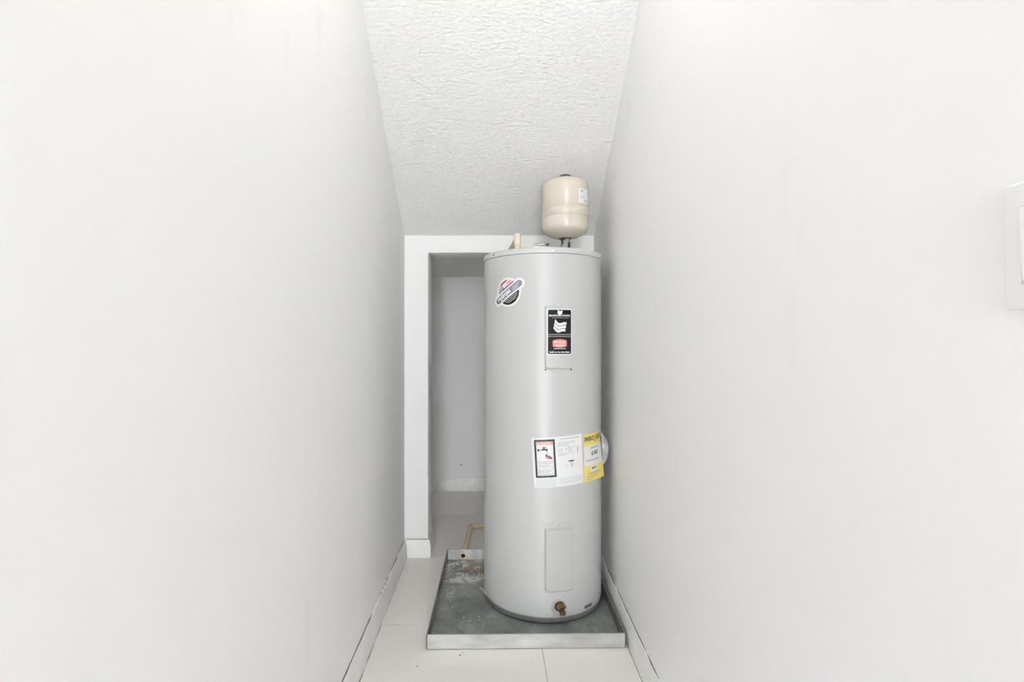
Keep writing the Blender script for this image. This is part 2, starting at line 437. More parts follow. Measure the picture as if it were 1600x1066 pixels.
lo = bpy.data.objects.new('wall_lift_light', ld); COL.objects.link(lo); lo.location = (0, 0, -0.24); lo.parent = lamp

# ------------------------------------------------------------------ light switch on the right wall
SY, SZ = 0.435, 1.180
sx = xr(SY)
sw = thing('light_switch', 'white rocker light switch plate on the bare right-hand wall', 'light switch', (sx, SY, SZ))
sw.rotation_euler = (0, 0, 0)
bm = bmesh.new(); box(bm, sx - 0.0062, sx + 0.0012, SY - 0.035, SY + 0.035, SZ - 0.057, SZ + 0.057, bevel=0.003, seg=3); obj('switch_plate', bm, 'switch', sw, angle=40)
bm = bmesh.new(); box(bm, sx - 0.0068, sx - 0.004, SY - 0.0178, SY + 0.0178, SZ - 0.0345, SZ + 0.0345); obj('rocker_recess', bm, 'ink_light', sw)
bm = bmesh.new()
hexa(bm, [(sx - .006, SY - .0165, SZ - .033), (sx - .006, SY + .0165, SZ - .033), (sx - .006, SY + .0165, SZ + .033), (sx - .006, SY - .0165, SZ + .033)],
         [(sx - .0085, SY - .0165, SZ - .033), (sx - .0085, SY + .0165, SZ - .033), (sx - .0115, SY + .0165, SZ + .033), (sx - .0115, SY - .0165, SZ + .033)])
bmesh.ops.bevel(bm, geom=bm.edges[:], offset=0.0012, segments=2, affect='EDGES'); obj('rocker', bm, 'switch', sw, angle=40)
for dz in (-0.0475, 0.0475):
    bm = bmesh.new(); lathe(bm, [(0.0032, 0), (0.0030, 0.0008), (0, 0.0010)], (sx - 0.0062, SY, SZ + dz), (-1, 0, 0), 14); obj('screw', bm, 'switch', sw, smooth=True)

# ------------------------------------------------------------------ drain pan
PH = 0.053
PC = Vector((0.128, 2.187, 0))
pan = thing('drain_pan', 'shallow square galvanised metal drain pan with rust and residue under the water heater', 'drain pan', PC)
FL, FR, BR, BL = [Vector(p) for p in ((-0.230, 1.8137, 0), (0.4765, 1.8235, 0), (0.4855, 2.562, 0), (-0.2217, 2.5587, 0))]
cen = (FL + FR + BR + BL) / 4
def inset(p, d): return p - Vector((math.copysign(d, (p - cen).x), math.copysign(d, (p - cen).y), 0))
UP = Vector((0, 0, 1))
PT = 0.0016
bm = bmesh.new()
corn = [inset(p, 0.001) for p in (FL, FR, BR, BL)]
hexa(bm, [p + UP * 0.0004 for p in corn], [p + UP * 0.0022 for p in corn]); obj('pan_floor', bm, 'pan_floor', pan)
def pan_side(name, a, b, material):
    d = (b - a).normalized(); n = Vector((-d.y, d.x, 0))     # inward
    bm = bmesh.new()
    lo_, hi = 0.0034, PH
    hexa(bm, [a + UP * lo_, b + UP * lo_, b + n * PT + UP * lo_, a + n * PT + UP * lo_], [a + UP * hi, b + UP * hi, b + n * PT + UP * hi, a + n * PT + UP * hi])
    s = obj(name, bm, material, pan)
    # folded hem along the top edge, inside
    bm = bmesh.new()
    z0, z1 = hi - 0.009, hi + 0.0008
    hexa(bm, [a + n * PT + UP * z0, b + n * PT + UP * z0, b + n * (PT + .0016) + UP * z0, a + n * (PT + .0016) + UP * z0],
             [a - n * .0003 + UP * z1, b - n * .0003 + UP * z1, b + n * (PT + .0016) + UP * z1, a + n * (PT + .0016) + UP * z1])
    obj('folded_hem', bm, material, s)
    return s
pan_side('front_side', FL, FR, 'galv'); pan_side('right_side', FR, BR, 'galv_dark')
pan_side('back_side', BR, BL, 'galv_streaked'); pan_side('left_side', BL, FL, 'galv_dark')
# crease lines where the bottom turns up
for a, b, k in ((FL, BL, 0.012), (FR, BR, -0.022)):
    bm = bmesh.new(); o1 = Vector((k, 0.012, 0.0021)); o2 = Vector((k, -0.012, 0.0021))
    tube(bm, [a + o1, b + o2], 0.0011, 6); obj('crease', bm, 'galv', pan)
# folded corner tabs
for c_, s_ in ((BL, 1), (FL, 1)):
    bm = bmesh.new(); q = c_ + Vector((0.0022 * s_, -0.03 if c_ is BL else 0.004, 0))
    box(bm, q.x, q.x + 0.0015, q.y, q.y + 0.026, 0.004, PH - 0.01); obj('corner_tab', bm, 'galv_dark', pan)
# dark soldered seams at the front corners
for c_ in (FL + Vector((-0.0004, 0.0002, 0)), FR + Vector((0.0004, 0.0002, 0))):
    bm = bmesh.new(); tube(bm, [c_ + UP * 0.003, c_ + UP * (PH + 0.0005)], 0.0017, 8); obj('corner_seam', bm, 'dark_badge', pan)
# paint specks on the pan floor
bm = bmesh.new()
spots = [(-0.205, 1.85), (-0.187, 1.852), (-0.02, 1.862), (-0.16, 2.10), (-0.125, 2.07), (-0.085, 2.0), (-0.11, 2.02), (0.395, 1.93), (0.402, 1.95), (0.41, 1.905), (-0.10, 1.87), (-0.07, 1.875), (0.44, 1.86), (-0.05, 2.03)]
spots += [(random.uniform(-0.21, 0.42), random.uniform(1.84, 2.3)) for _ in range(46)]
for i, (x, y) in enumerate(spots):
    if (x - 0.2209) ** 2 + (y - 2.237) ** 2 < 0.262 ** 2: continue
    r = random.uniform(0.0022, 0.0036) if i < 14 else random.uniform(0.0008, 0.0018)
    lathe(bm, [(r, 0), (r * 0.7, 0.0007), (0, 0.001)], (x, y, 0.0022), seg=7)
sp = obj('paint_specks', bm, 'speck', pan); sp['kind'] = 'stuff'

# drain pipe: through the back of the pan, over the alcove floor, bending right behind the heater
DP = Vector((-0.1415, 2.5535, 0.0240))
dp = thing('drain_pipe', 'cream plastic drain pipe running from the pan outlet along the alcove floor', 'pipe', (DP.x, DP.y, 0))
EL = Vector((-0.119, 2.985, 0.0185))
dirp = (EL - Vector((DP.x, 2.565, DP.z))).normalized()
bm = bmesh.new(); tube(bm, [Vector((DP.x, 2.5640, DP.z)), EL - dirp * 0.03], 0.0128, 20); obj('pipe_run', bm, 'cpvc', dp, angle=40)
bm = bmesh.new(); tube(bm, arc3(EL, dirp, (1, 0, 0), 0.02), 0.0158, 20)
tube(bm, [EL - dirp * 0.036, EL - dirp * 0.018], 0.0160, 20); tube(bm, [EL + Vector((0.018, 0, 0)), EL + Vector((0.036, 0, 0))], 0.0160, 20)
obj('elbow', bm, 'cpvc', dp, angle=40)
bm = bmesh.new(); tube(bm, [EL + Vector((0.03, 0, 0)), Vector((0.50, EL.y, EL.z))], 0.0128, 20); obj('pipe_run', bm, 'cpvc', dp, angle=40)
bm = bmesh.new(); lathe(bm, [(0.0112, 0), (0.0168, 0.0), (0.0172, 0.002), (0.0172, 0.0072), (0.0160, 0.0085), (0.0118, 0.0085), (0.0112, 0.0070)], (DP.x, 2.5568, DP.z), (0, -1, 0), 28, close=True)
obj('outlet_collar', bm, 'cpvc_pale', dp, angle=40)
bm = bmesh.new(); lathe(bm, [(0.0113, 0), (0.0113, 0.002), (0, 0.002)], (DP.x, 2.5568, DP.z), (0, -1, 0), 28); obj('hole_shade', bm, 'hole_shade', dp)  # dark disc stands for the shade inside the pipe, no hole is cut

# ------------------------------------------------------------------ water heater
CX, CY, R = 0.2196, 2.224, 0.2512
ZB = 0.0023
Z_RING, Z_TOP = 0.0290, 1.4580
wh = thing('water_heater', 'tall grey cylindrical electric water heater with stickers standing in the metal pan', 'water heater', (CX, CY, ZB))
def P(u, z, dr=0.0):
    t = u / R
    return Vector((CX + (R + dr) * math.sin(t), CY - (R + dr) * math.cos(t), z))
def NRM(u): return Vector((math.sin(u / R), -math.cos(u / R), 0))

bm = bmesh.new(); lathe(bm, [(R - .004, Z_RING - .001), (R + 0.0006, Z_RING - .001), (R + 0.001, Z_RING + .003), (R, Z_RING + .006), (R, 1.4336), (R - 0.004, 1.4346)], (CX, CY, 0), seg=160)
obj('jacket', bm, 'jacket', wh, angle=35)
bm = bmesh.new(); RC = R + 0.0022
lathe(bm, [(R - 0.003, 1.4351), (RC, 1.4351), (RC + .0006, 1.4376), (RC, 1.4526), (RC - .0015, 1.4566), (RC - .005, Z_TOP), (0, Z_TOP + .003)], (CX, CY, 0), seg=160)
cap = obj('top_cap', bm, 'cap', wh, angle=35)
bm = bmesh.new(); lathe(bm, [(R - .012, ZB + .006), (R - .0012, ZB + .006), (R - .0008, ZB + .0072), (R - .0008, Z_RING - .002), (R - .006, Z_RING)], (CX, CY, 0), seg=160)
ring = obj('base_ring', bm, 'ring', wh, angle=35)
bm = bmesh.new(); lathe(bm, [(0, ZB), (R - .008, ZB), (R - .008, ZB + .0068), (0, ZB + .0068)], (CX, CY, 0), seg=96)
obj('ring_gap_shade', bm, 'black_plastic', ring)  # black disc painted for the shadow gap under the base ring

def screw(parent, u, z, dr, r=0.0035, material='screw'):
    bm = bmesh.new(); lathe(bm, [(r * 1.5, 0), (r * 1.5, r * .25), (r, r * .35), (r * .9, r * .8), (r * .5, r * 1.05), (0, r * 1.05)], P(u, z, dr - 0.0003), NRM(u), 12)
    return obj('screw', bm, material, parent, angle=40)
for u in (-0.2441, 0.0224, 0.288): screw(cap, u, 1.4450, 0.0024, 0.0030)
for u in (-0.0929, 0.1723): screw(ring, u, 0.0175, -0.0008, 0.0022)

# wrapped surfaces ---------------------------------------------------
def wrap(bm, fn, step=0.006):
    """flat (u,z) mesh in the XZ plane -> cut into strips and bent onto the jacket"""
    us = [v.co.x for v in bm.verts]
    u = math.floor(min(us) / step) * step + step
    while u < max(us):
        bmesh.ops.bisect_plane(bm, geom=bm.verts[:] + bm.edges[:] + bm.faces[:], plane_co=(u, 0, 0), plane_no=(1, 0, 0), dist=1e-6)
        u += step
    for v in bm.verts: v.co = fn(v.co.x, v.co.z)
    for f in bm.faces:
        c = f.calc_center_median()
        f.normal_update()
        if f.normal.dot(Vector((c.x - CX, c.y - CY, 0))) < 0: f.normal_flip()
    return bm

def flat_poly(bm, pts):
    vs_ = [bm.verts.new((u, 0, z)) for u, z in pts]
    f = bm.faces.new(vs_); 
    if len(pts) > 4: bmesh.ops.triangulate(bm, faces=[f])

def rrect(u0, u1, z0, z1, r, n=5):
    out = []
    for cx, cz, a0 in ((u1 - r, z1 - r, 0), (u0 + r, z1 - r, 90), (u0 + r, z0 + r, 180), (u1 - r, z0 + r, 270)):
        for i in range(n + 1):
            a = math.radians(a0 + 90 * i / n); out.append((cx + r * math.cos(a), cz + r * math.sin(a)))
    return out
def rect(u0, u1, z0, z1): return [(u0, z0), (u1, z0), (u1, z1), (u0, z1)]

class Frame:
    """local label frame (s,t) -> jacket (u,z), with own rotation and lift"""
    def __init__(s, u, z, deg=0.0, lift=None, surf=None):
        s.u, s.z, s.c, s.s = u, z, math.cos(math.radians(deg)), math.sin(math.radians(deg))
        s.lift = lift; s.surf = surf
    def uv(s, p): return (s.u + p[0] * s.c - p[1] * s.s, s.z + p[0] * s.s + p[1] * s.c)
    def fn(s, dr):
        def f(u, z):
            e = 0.0
            if s.lift:
                a, b = u - s.u, z - s.z
                e = s.lift(a * s.c + b * s.s, -a * s.s + b * s.c)
            return (s.surf or P)(u, z, dr + e)
        return f
def decal(name, polys, material, parent, fr, dr, step=0.006):
    bm = bmesh.new()
    for pl in polys: flat_poly(bm, [fr.uv(p) for p in pl])
    wrap(bm, fr.fn(dr), step)
    o = obj(name, bm, material, parent, normals=False)
    if name in ('fine_print', 'badge_print', 'label_print', 'stars'): o['kind'] = 'stuff'
    return o

def text_mesh(s, size, bold=0.0, align='CENTER', xs=1.0, shear=0.0):
    cu = bpy.data.curves.new('lettering', 'FONT'); cu.body = s; cu.size = size; cu.offset = bold
    cu.align_x = align; cu.align_y = 'CENTER'; cu.resolution_u = 2; cu.shear = shear
    o = bpy.data.objects.new('lettering', cu); COL.objects.link(o)
    bpy.context.view_layer.update()
    me = bpy.data.meshes.new_from_object(o.evaluated_get(bpy.context.evaluated_depsgraph_get()))
    bpy.data.objects.remove(o); bpy.data.curves.remove(cu)
    bm = bmesh.new(); bm.from_mesh(me); bpy.data.meshes.remove(me)
    for v in bm.verts: v.co.x *= xs
    return bm
def lettering(items, material, parent, fr, dr, name='lettering'):
    """items: (string, s, t, cap height, width or None, rotation, bold)"""
    for st, s0, t0, h, wd, rot, bold in items:
        b = text_mesh(st, h / 0.70, bold * h)
        xs = [v.co.x for v in b.verts]; ys = [v.co.y for v in b.verts]
        k = (wd / (max(xs) - min(xs))) if wd else 1.0
        mx, my = (max(xs) + min(xs)) / 2, (max(ys) + min(ys)) / 2
        cr, sr = math.cos(math.radians(rot)), math.sin(math.radians(rot))
        for v in b.verts:
            x, y = (v.co.x - mx) * k, v.co.y - my
            u, z = fr.uv((s0 + x * cr - y * sr, t0 + x * sr + y * cr)); v.co = (u, 0, z)
        wrap(b, fr.fn(dr))
        obj(name, b, material, parent, normals=False)
def fine_lines(rows, h, gapw=0.0022):
    """rows of (s0, s1, t): broken word-length bars standing for print too small to read"""
    out = []
    for s0, s1, t in rows:
        s = s0
        while s < s1 - 0.002:
            e = min(s1, s + random.uniform(0.004, 0.014)); out.append(rect(s, e, t - h / 2, t + h / 2)); s = e + gapw
    return out

# access covers ------------------------------------------------------
def access_cover(u0, u1, z0, z1, pz0, pz1, lift):
    bm = bmesh.new()
    pu0, pu1 = u0 + 0.006, u1 - 0.006
    nu, nz = 44, 84
    def h(u, z):
        e = min(u - pu0, pu1 - u, z - pz0, pz1 - z)
        # rounded lower corners
        rr = 0.012
        for cu_ in (pu0 + rr, pu1 - rr):
            if z < pz0 + rr and ((cu_ < (u0 + u1) / 2 and u < cu_) or (cu_ > (u0 + u1) / 2 and u > cu_)):
                e = min(e, rr - math.hypot(u - cu_, z - pz0 - rr))
        t = max(0.0, min(1.0, e / 0.0045)); t = math.sin(t * math.pi / 2)
        return 0.0014 + lift * t
    def grid(a, b, extra, n):
        c = [a + (b - a) * i / n for i in range(n + 1)] + extra
        return sorted(set(round(x, 6) for x in c))
    fine = [0.0003, 0.001, 0.002, 0.0032, 0.0046]
    U = grid(u0, u1, [pu0 + f for f in fine] + [pu1 - f for f in fine], nu)
    Z = grid(z0, z1, [pz0 + f for f in fine] + [pz1 - f for f in fine], nz)
    g = [[bm.verts.new(P(u, z, h(u, z))) for u in U] for z in Z]
    for i in range(len(Z) - 1):
        for j in range(len(U) - 1): bm.faces.new((g[i][j], g[i][j + 1], g[i + 1][j + 1], g[i + 1][j]))
    # skirt to the jacket
    loop = g[0] + [r_[-1] for r_ in g[1:]] + g[-1][-2::-1] + [r_[0] for r_ in g[-2:0:-1]]
    cxy = Vector((CX, CY, 0)); lows = []
    for v in loop:
        d = Vector((v.co.x - CX, v.co.y - CY, 0)).normalized() * (R - 0.0008)
        lows.append(bm.verts.new((CX + d.x, CY + d.y, v.co.z)))
    for i in range(len(loop)):
        j = (i + 1) % len(loop); bm.faces.new((loop[i], lows[i], lows[j], loop[j]))
    return obj('access_cover', bm, 'cover', wh, angle=60)
UL = 0.0085
up = access_cover(-0.0199, 0.0998, 0.985, 1.2465, 0.9875, 1.2275, UL)
up['label'] = 'upper access cover with black label'
screw(up, 0.040, 1.2370, 0.0016, 0.0026)
for u in (-0.012, 0.090):
    bm = bmesh.new(); box(bm, -0.003, 0.003, -0.003, 0.003, -0.003, 0.003, 0.001)
    for v in bm.verts: v.co = v.co + P(u, 0.9845, 0.003)
    obj('cover_clip', bm, 'dark_badge', up)
lowc = access_cover(-0.0199, 0.0990, 0.1265, 0.3960, 0.130, 0.3715, 0.0095)
screw(lowc, 0.0395, 0.3840, 0.0016, 0.0028)

# black brand label on the upper cover
bl = Frame(0.0411, 1.130)
HW, HH = 0.0480, 0.0885
d0 = UL + 0.0016
brand = decal('brand_label', [rrect(-HW, HW, -HH, HH, 0.007)], 'vinyl_white', wh, bl, d0)
brand['label'] = 'black label with white flag emblem'
decal('black_field', [rrect(-HW + .0035, HW - .0035, -HH + .0035, HH - .0035, 0.005)], 'vinyl_black', brand, bl, d0 + .0003)
dd = d0 + .0007
def flag(cx, cz, s, lines=True):
    top = []; n = 14
    W_, H_ = 0.043 * s, 0.034 * s
    def edge(f, k): return (cx - W_ / 2 + f * W_ * 0.97 + (k - 0.5) * 0.006 * s, cz + (k - 0.5) * H_ - 0.006 * s * math.sin(f * math.pi * 1.6 - 0.5) * (1.2 - f) * 1.4 - f * 0.009 * s + .004 * s)
    bands = [(0.0, 0.30), (0.36, 0.64), (0.70, 1.0)] if lines else [(0.0, 1.0)]
    polys = []
    for k0, k1 in bands:
        for i in range(n):
            a, b = i / n, (i + 1) / n
            polys.append([edge(a, k0), edge(b, k0), edge(b, k1), edge(a, k1)])
    return polys
decal('flag_emblem', flag(0.002, 0.022, 1.06), 'ink_white', brand, bl, dd)
decal('flag_emblem', flag(0.001, 0.0755, 0.42, False), 'ink_white', brand, bl, dd)
lettering([('BRADFORD WHITE', 0.0, 0.0625, 0.0062, 0.080, 0, 0.05), ('Built to be the Best', 0.0, -0.0775, 0.0062, 0.078, 0, 0.05)], 'ink_white', brand, bl, dd)
lettering([('CORPORATION', 0.003, 0.0535, 0.0028, 0.066, 0, 0.0)], 'ink_light', brand, bl, dd)
for t_ in (-0.0100, -0.0175): decal('rule', [rect(-0.043, 0.043, t_ - .0015, t_ + .0015)], 'ink_rule', brand, bl, dd)
def barrel(cx, cz, a, b, n=14):
    pts = []
    for i in range(n + 1):
        f = -1 + 2 * i / n; pts.append((cx + f * a, cz + b * (1 - 0.32 * f * f)))
    return pts + [(x, 2 * cz - z) for x, z in pts[::-1]]
decal('red_emblem', [barrel(0.0, -0.0445, 0.0268, 0.0165)], 'ink_salmon', brand, bl, dd)
lettering([('PHCC', 0.0, -0.0400, 0.0085, 0.043, 0, 0.03)], 'ink_white', brand, bl, dd + .0003)
decal('fine_print', [rect(-0.016, -0.008, -.0545, -.0490), rect(-0.006, 0.001, -.0550, -.0495), rect(0.003, 0.009, -.0550, -.0495), rect(0.011, 0.017, -.0545, -.0490)], 'paper', brand, bl, dd + .0003)
decal('fine_print', fine_lines([(-0.023, 0.023, -0.0645)], 0.0026, 0.001), 'paper', brand, bl, dd)

# round sticker with slanted pill ------------------------------------------------
st_ = Frame(-0.1655, 1.2880, 33.0)
def circ_seg(r, t0, t1, n=28, off=0.0):
    """part of a disc of radius r between heights t0..t1 (local)"""
    pts = []
    def x_at(t): return math.sqrt(max(r * r - t * t, 0))
    ts = [t0 + (t1 - t0) * i / n for i in range(n + 1)]
    return [(x_at(t), t) for t in ts] + [(-x_at(t), t) for t in ts[::-1]]
def pill(s0, s1, hw, n=12):
    return [(s1 + hw * math.cos(a), hw * math.sin(a)) for a in [math.pi * (-0.5 + i / n) for i in range(n + 1)]] + \
           [(s0 + hw * math.cos(a), hw * math.sin(a)) for a in [math.pi * (0.5 + i / n) for i in range(n + 1)]]
RO, PW = 0.0580, 0.0215
def outline():
    # union of the disc and the pill, walked once round
    pts = []; s0, s1 = -0.061, 0.061
    xi = math.sqrt(RO * RO - PW * PW)
    a = math.asin(PW / RO)
    pts += [(RO * math.cos(t), RO * math.sin(t)) for t in [a + (math.pi - 2 * a) * i / 24 for i in range(25)]]
    pts += [(s0 + PW * math.cos(t), PW * math.sin(t)) for t in [math.pi / 2 + math.pi * i / 14 for i in range(15)]]
    pts += [(RO * math.cos(t), RO * math.sin(t)) for t in [math.pi + a + (math.pi - 2 * a) * i / 24 for i in range(25)]]
    pts += [(s1 + PW * math.cos(t), PW * math.sin(t)) for t in [-math.pi / 2 + math.pi * i / 14 for i in range(15)]]
    return pts
badge = decal('round_sticker', [outline()], 'vinyl_white', wh, st_, 0.0007)
badge['label'] = 'round sticker crossed by a slanted blue-grey lozenge'
decal('lozenge', [pill(-0.060, 0.060, 0.0130)], 'ink_slate', badge, st_, 0.0011)
decal('lozenge_dark_end', [[(p[0] - 0.0, p[1]) for p in pill(-0.060, -0.054, 0.0130)]], 'ink_navy', badge, st_, 0.00125)  # darker navy end of the printed lozenge
lettering([('Hydrojet', -0.024, 0.000, 0.0160, 0.074, 0, 0.06)], 'ink_white', badge, st_, 0.0015)
decal('fine_print', [rect(0.028, 0.062, 0.0035, 0.0062), rect(0.024, 0.056, -0.0030, 0.0002), rect(0.022, 0.048, -0.0090, -0.0060)], 'ink_light', badge, st_, 0.0015)
decal('black_field', [circ_seg(0.0495, -0.0493, -0.0190)], 'vinyl_black', badge, st_, 0.0011)
decal('fine_print', fine_lines([(-0.034, 0.034, -0.0245), (-0.029, 0.031, -0.0315), (-0.020, 0.022, -0.0380)], 0.0026, 0.0012), 'ink_light', badge, st_, 0.0015)
# flag segment above: dark canton with stars on the left, red stripes on the right
def clip_seg(x0, x1, t0, t1, n=12):
    out = []
    for i in range(n):
        a, b = t0 + (t1 - t0) * i / n, t0 + (t1 - t0) * (i + 1) / n
        xa = math.sqrt(max(.0495 ** 2 - a * a, 0)); xb = math.sqrt(max(.0495 ** 2 - b * b, 0))
        l0, r0, l1, r1 = max(x0, -xa), min(x1, xa), max(x0, -xb), min(x1, xb)
        if r0 - l0 > 1e-4 and r1 - l1 > 1e-4: out.append([(l0, a), (r0, a), (r1, b), (l1, b)])
    return out
decal('canton', clip_seg(-0.06, -0.010, 0.0190, 0.0390), 'ink_navy', badge, st_, 0.0011)
decal('stripe', clip_seg(-0.010, 0.06, 0.0190, 0.0245), 'ink_darkred', badge, st_, 0.0011)
decal('stripe', clip_seg(0.012, 0.06, 0.0300, 0.0345), 'ink_red', badge, st_, 0.0011)
decal('stripe', clip_seg(-0.04, 0.06, 0.0410, 0.0490), 'ink_darkred', badge, st_, 0.0011)
def star(cx, cz, r): return [(cx + (r if i % 2 == 0 else r * .45) * math.sin(i * math.pi / 5), cz + (r if i % 2 == 0 else r * .45) * math.cos(i * math.pi / 5)) for i in range(10)]
decal('stars', [star(x, t, 0.0036) for x, t in ((-0.041, 0.0230), (-0.031, 0.0230), (-0.021, 0.0235), (-0.034, 0.0295), (-0.025, 0.0300), (-0.016, 0.0300), (-0.026, 0.0360), (-0.017, 0.0365))], 'ink_white', badge, st_, 0.0014)

# warning and rating label --------------------------------------------------------
wl = Frame(0.0430, 0.6290, 3.2)
W2, H2 = 0.1035, 0.0965
warn = decal('warning_label', [rect(-W2, W2, -H2, H2)], 'paper', wh, wl, 0.0007)
warn['label'] = 'white warning and rating label'
wd = 0.0011
bx0, bx1, bz0, bz1, bt = -0.0945, -0.0145, -0.0575, 0.0885, 0.0074
decal('warning_frame', [rect(bx0, bx1, bz1 - bt, bz1), rect(bx0, bx1, bz0, bz0 + bt), rect(bx0, bx0 + bt, bz0, bz1), rect(bx1 - bt, bx1, bz0, bz1)], 'ink_black', warn, wl, wd)
decal('danger_bar', [rect(-0.0855, -0.0235, 0.0685, 0.0800)], 'ink_salmon', warn, wl, wd)
decal('danger_triangle', [[(-0.083, 0.070), (-0.073, 0.070), (-0.078, 0.0788)]], 'ink_white', warn, wl, wd + .0003)
lettering([('DANGER', -0.0485, 0.0742, 0.0078, 0.042, 0, 0.03)], 'ink_white', warn, wl, wd + .0003)
# faucet and hand pictogram
decal('faucet_drawing', [rect(-0.083, -0.076, 0.044, 0.053), rect(-0.067, -0.045, 0.0475, 0.0535), rect(-0.060, -0.055, 0.0535, 0.058), rect(-0.064, -0.048, 0.0575, 0.0600), rect(-0.049, -0.044, 0.0430, 0.0535)], 'ink_black', warn, wl, wd)
decal('faucet_drawing', [rect(-0.076, -0.067, 0.0460, 0.0510), rect(-0.0475, -0.0455, 0.030, 0.0430), rect(-0.0435, -0.042, 0.028, 0.041)], 'ink_grey', warn, wl, wd)
decal('hand_drawing', [[(-0.054, 0.031), (-0.050, 0.034), (-0.045, 0.027), (-0.038, 0.0265), (-0.029, 0.019), (-0.0265, 0.0135), (-0.036, 0.0125), (-0.047, 0.0165), (-0.053, 0.021)]], 'ink_maroon', warn, wl, wd)
decal('hand_drawing', [[(-0.052, 0.027), (-0.047, 0.024), (-0.038, 0.0215), (-0.032, 0.0175), (-0.040, 0.0165), (-0.049, 0.0195)]], 'ink_red', warn, wl, wd + .0003)
rows = [(-0.084, -0.026, 0.004), (-0.084, -0.028, -0.003), (-0.084, -0.034, -0.010), (-0.084, -0.026, -0.0165), (-0.084, -0.026, -0.0265), (-0.084, -0.030, -0.0325), (-0.084, -0.040, -0.0375), (-0.084, -0.026, -0.0445), (-0.084, -0.030, -0.0495)]
decal('fine_print', fine_lines(rows, 0.0024), 'ink_grey', warn, wl, wd)
decal('fine_print', [rect(-0.058, -0.049, -0.0045, -0.0015)], 'ink_salmon', warn, wl, wd + .0002)
rows = [(-0.0945, -0.016, -0.0655 - 0.0042 * i) for i in range(7)] + [(-0.005, 0.096, -0.0655 - 0.0040 * i) for i in range(6)]
decal('fine_print', fine_lines(rows, 0.0019, 0.0014), 'ink_light', warn, wl, wd)
rows = [(-0.006, 0.05 - 0.006 * (i % 3), 0.0740 - 0.0050 * i) for i in range(4)] + [(0.052, 0.072, 0.0740), (0.054, 0.070, 0.069)]
rows += [(-0.004, 0.016, 0.049 - 0.005 * i) for i in range(3)] + [(0.024, 0.032, 0.049 - 0.005 * i) for i in range(3)] + [(0.036, 0.056, 0.0515 - 0.005 * i) for i in range(4)] + [(0.058, 0.070, 0.052)] + [(-0.004, 0.064, 0.0295), (-0.004, 0.030, 0.0245)]
decal('fine_print', fine_lines(rows, 0.0020, 0.0014), 'ink_grey', warn, wl, wd)
decal('fine_print', fine_lines([(0.006, 0.088, 0.0870)], 0.0022, 0.0012), 'ink_mid', warn, wl, wd)
decal('fine_print', [rect(0.0785, 0.0825, 0.027 + 0.0085 * i, 0.0335 + 0.0085 * i) for i in range(3)], 'ink_mid', warn, wl, wd)
decal('rating_bar', [[(0.038, -0.0045), (0.061, -0.0045), (0.061, 0.0005), (0.038, 0.0005)]], 'ink_black', warn, wl, wd)
def ringpoly(cx, cz, r, w_, n=16):
    out = []
    for i in range(n):
        a, b = 2 * math.pi * i / n, 2 * math.pi * (i + 1) / n
        out.append([(cx + r * math.cos(a), cz + r * math.sin(a)), (cx + r * math.cos(b), cz + r * math.sin(b)), (cx + (r - w_) * math.cos(b), cz + (r - w_) * math.sin(b)), (cx + (r - w_) * math.cos(a), cz + (r - w_) * math.sin(a))])
    return out
decal('listing_mark', ringpoly(0.0505, -0.0155, 0.0062, 0.0016), 'ink_mid', warn, wl, wd)
lettering([('UL', 0.0505, -0.0155, 0.0050, 0.0062, 0, 0.0)], 'ink_mid', warn, wl, wd)
decal('fine_print', [rect(0.045, 0.056, -0.0255, -0.0235), rect(0.046, 0.055, -0.0300, -0.0280), rect(0.023, 0.036, -0.0205, -0.0180), rect(0.025, 0.034, -0.0165, -0.0150)], 'ink_light', warn, wl, wd)

# yellow energy label, lower right corner peeling off --------------------------------
en = Frame(0.2195, 0.6315, 1.2, lift=lambda s, t: 0.018 * max(0, (s + 0.067) / 0.134) ** 2 * max(0.0, min(1, (0.075 - t) / 0.17)) ** 1.2)
W3, H3 = 0.0665, 0.0935
def strips(s0, s1, t0, t1, n=14):
    return [rect(s0, s1, t0 + (t1 - t0) * i / n, t0 + (t1 - t0) * (i + 1) / n) for i in range(n)]
tagl = decal('energy_label', strips(-W3, W3, -H3, H3, 24), 'yellow', wh, en, 0.0009)
tagl['label'] = 'yellow energy rating label with curling corner'
ed = 0.0013
decal('white_panel', strips(-W3 + .001, W3 - .001, -0.033, 0.0465, 12), 'paper', tagl, en, ed)
decal('white_panel', strips(-0.030, 0.018, -0.056, -0.036, 4), 'paper', tagl, en, ed)
lettering([('ENERGY', -0.028, 0.0755, 0.0165, 0.066, 0, 0.05), ('GUIDE', 0.034, 0.0755, 0.0165, 0.050, 0, 0.05)], 'ink_black', tagl, en, ed)
lettering([('$ 503', 0.002, 0.0145, 0.0140, 0.046, 0, 0.06)], 'ink_black', tagl, en, ed + .0003)
decal('fine_print', fine_lines([(-0.064, -0.02, 0.0605), (0.02, 0.05, 0.0625)], 0.0040, 0.001), 'ink_grey', tagl, en, ed)
decal('fine_print', [[(0.0, 0.0660), (0.011, 0.0660), (0.0055, 0.0570)]], 'ink_black', tagl, en, ed)
decal('fine_print', fine_lines([(-0.026, 0.030, 0.0365), (-0.056, 0.032, -0.0115)], 0.0036, 0.0008), 'ink_mid', tagl, en, ed + .0003)
decal('fine_print', fine_lines([(-0.014, 0.032, -0.0210)], 0.0022, 0.001), 'ink_light', tagl, en, ed + .0003)
lettering([('4879', -0.006, -0.0450, 0.0090, 0.032, 0, 0.05)], 'ink_black', tagl, en, ed + .0003)
decal('fine_print', fine_lines([(-0.046, 0.045, -0.0640)], 0.0034, 0.0008), 'ink_mid', tagl, en, ed)
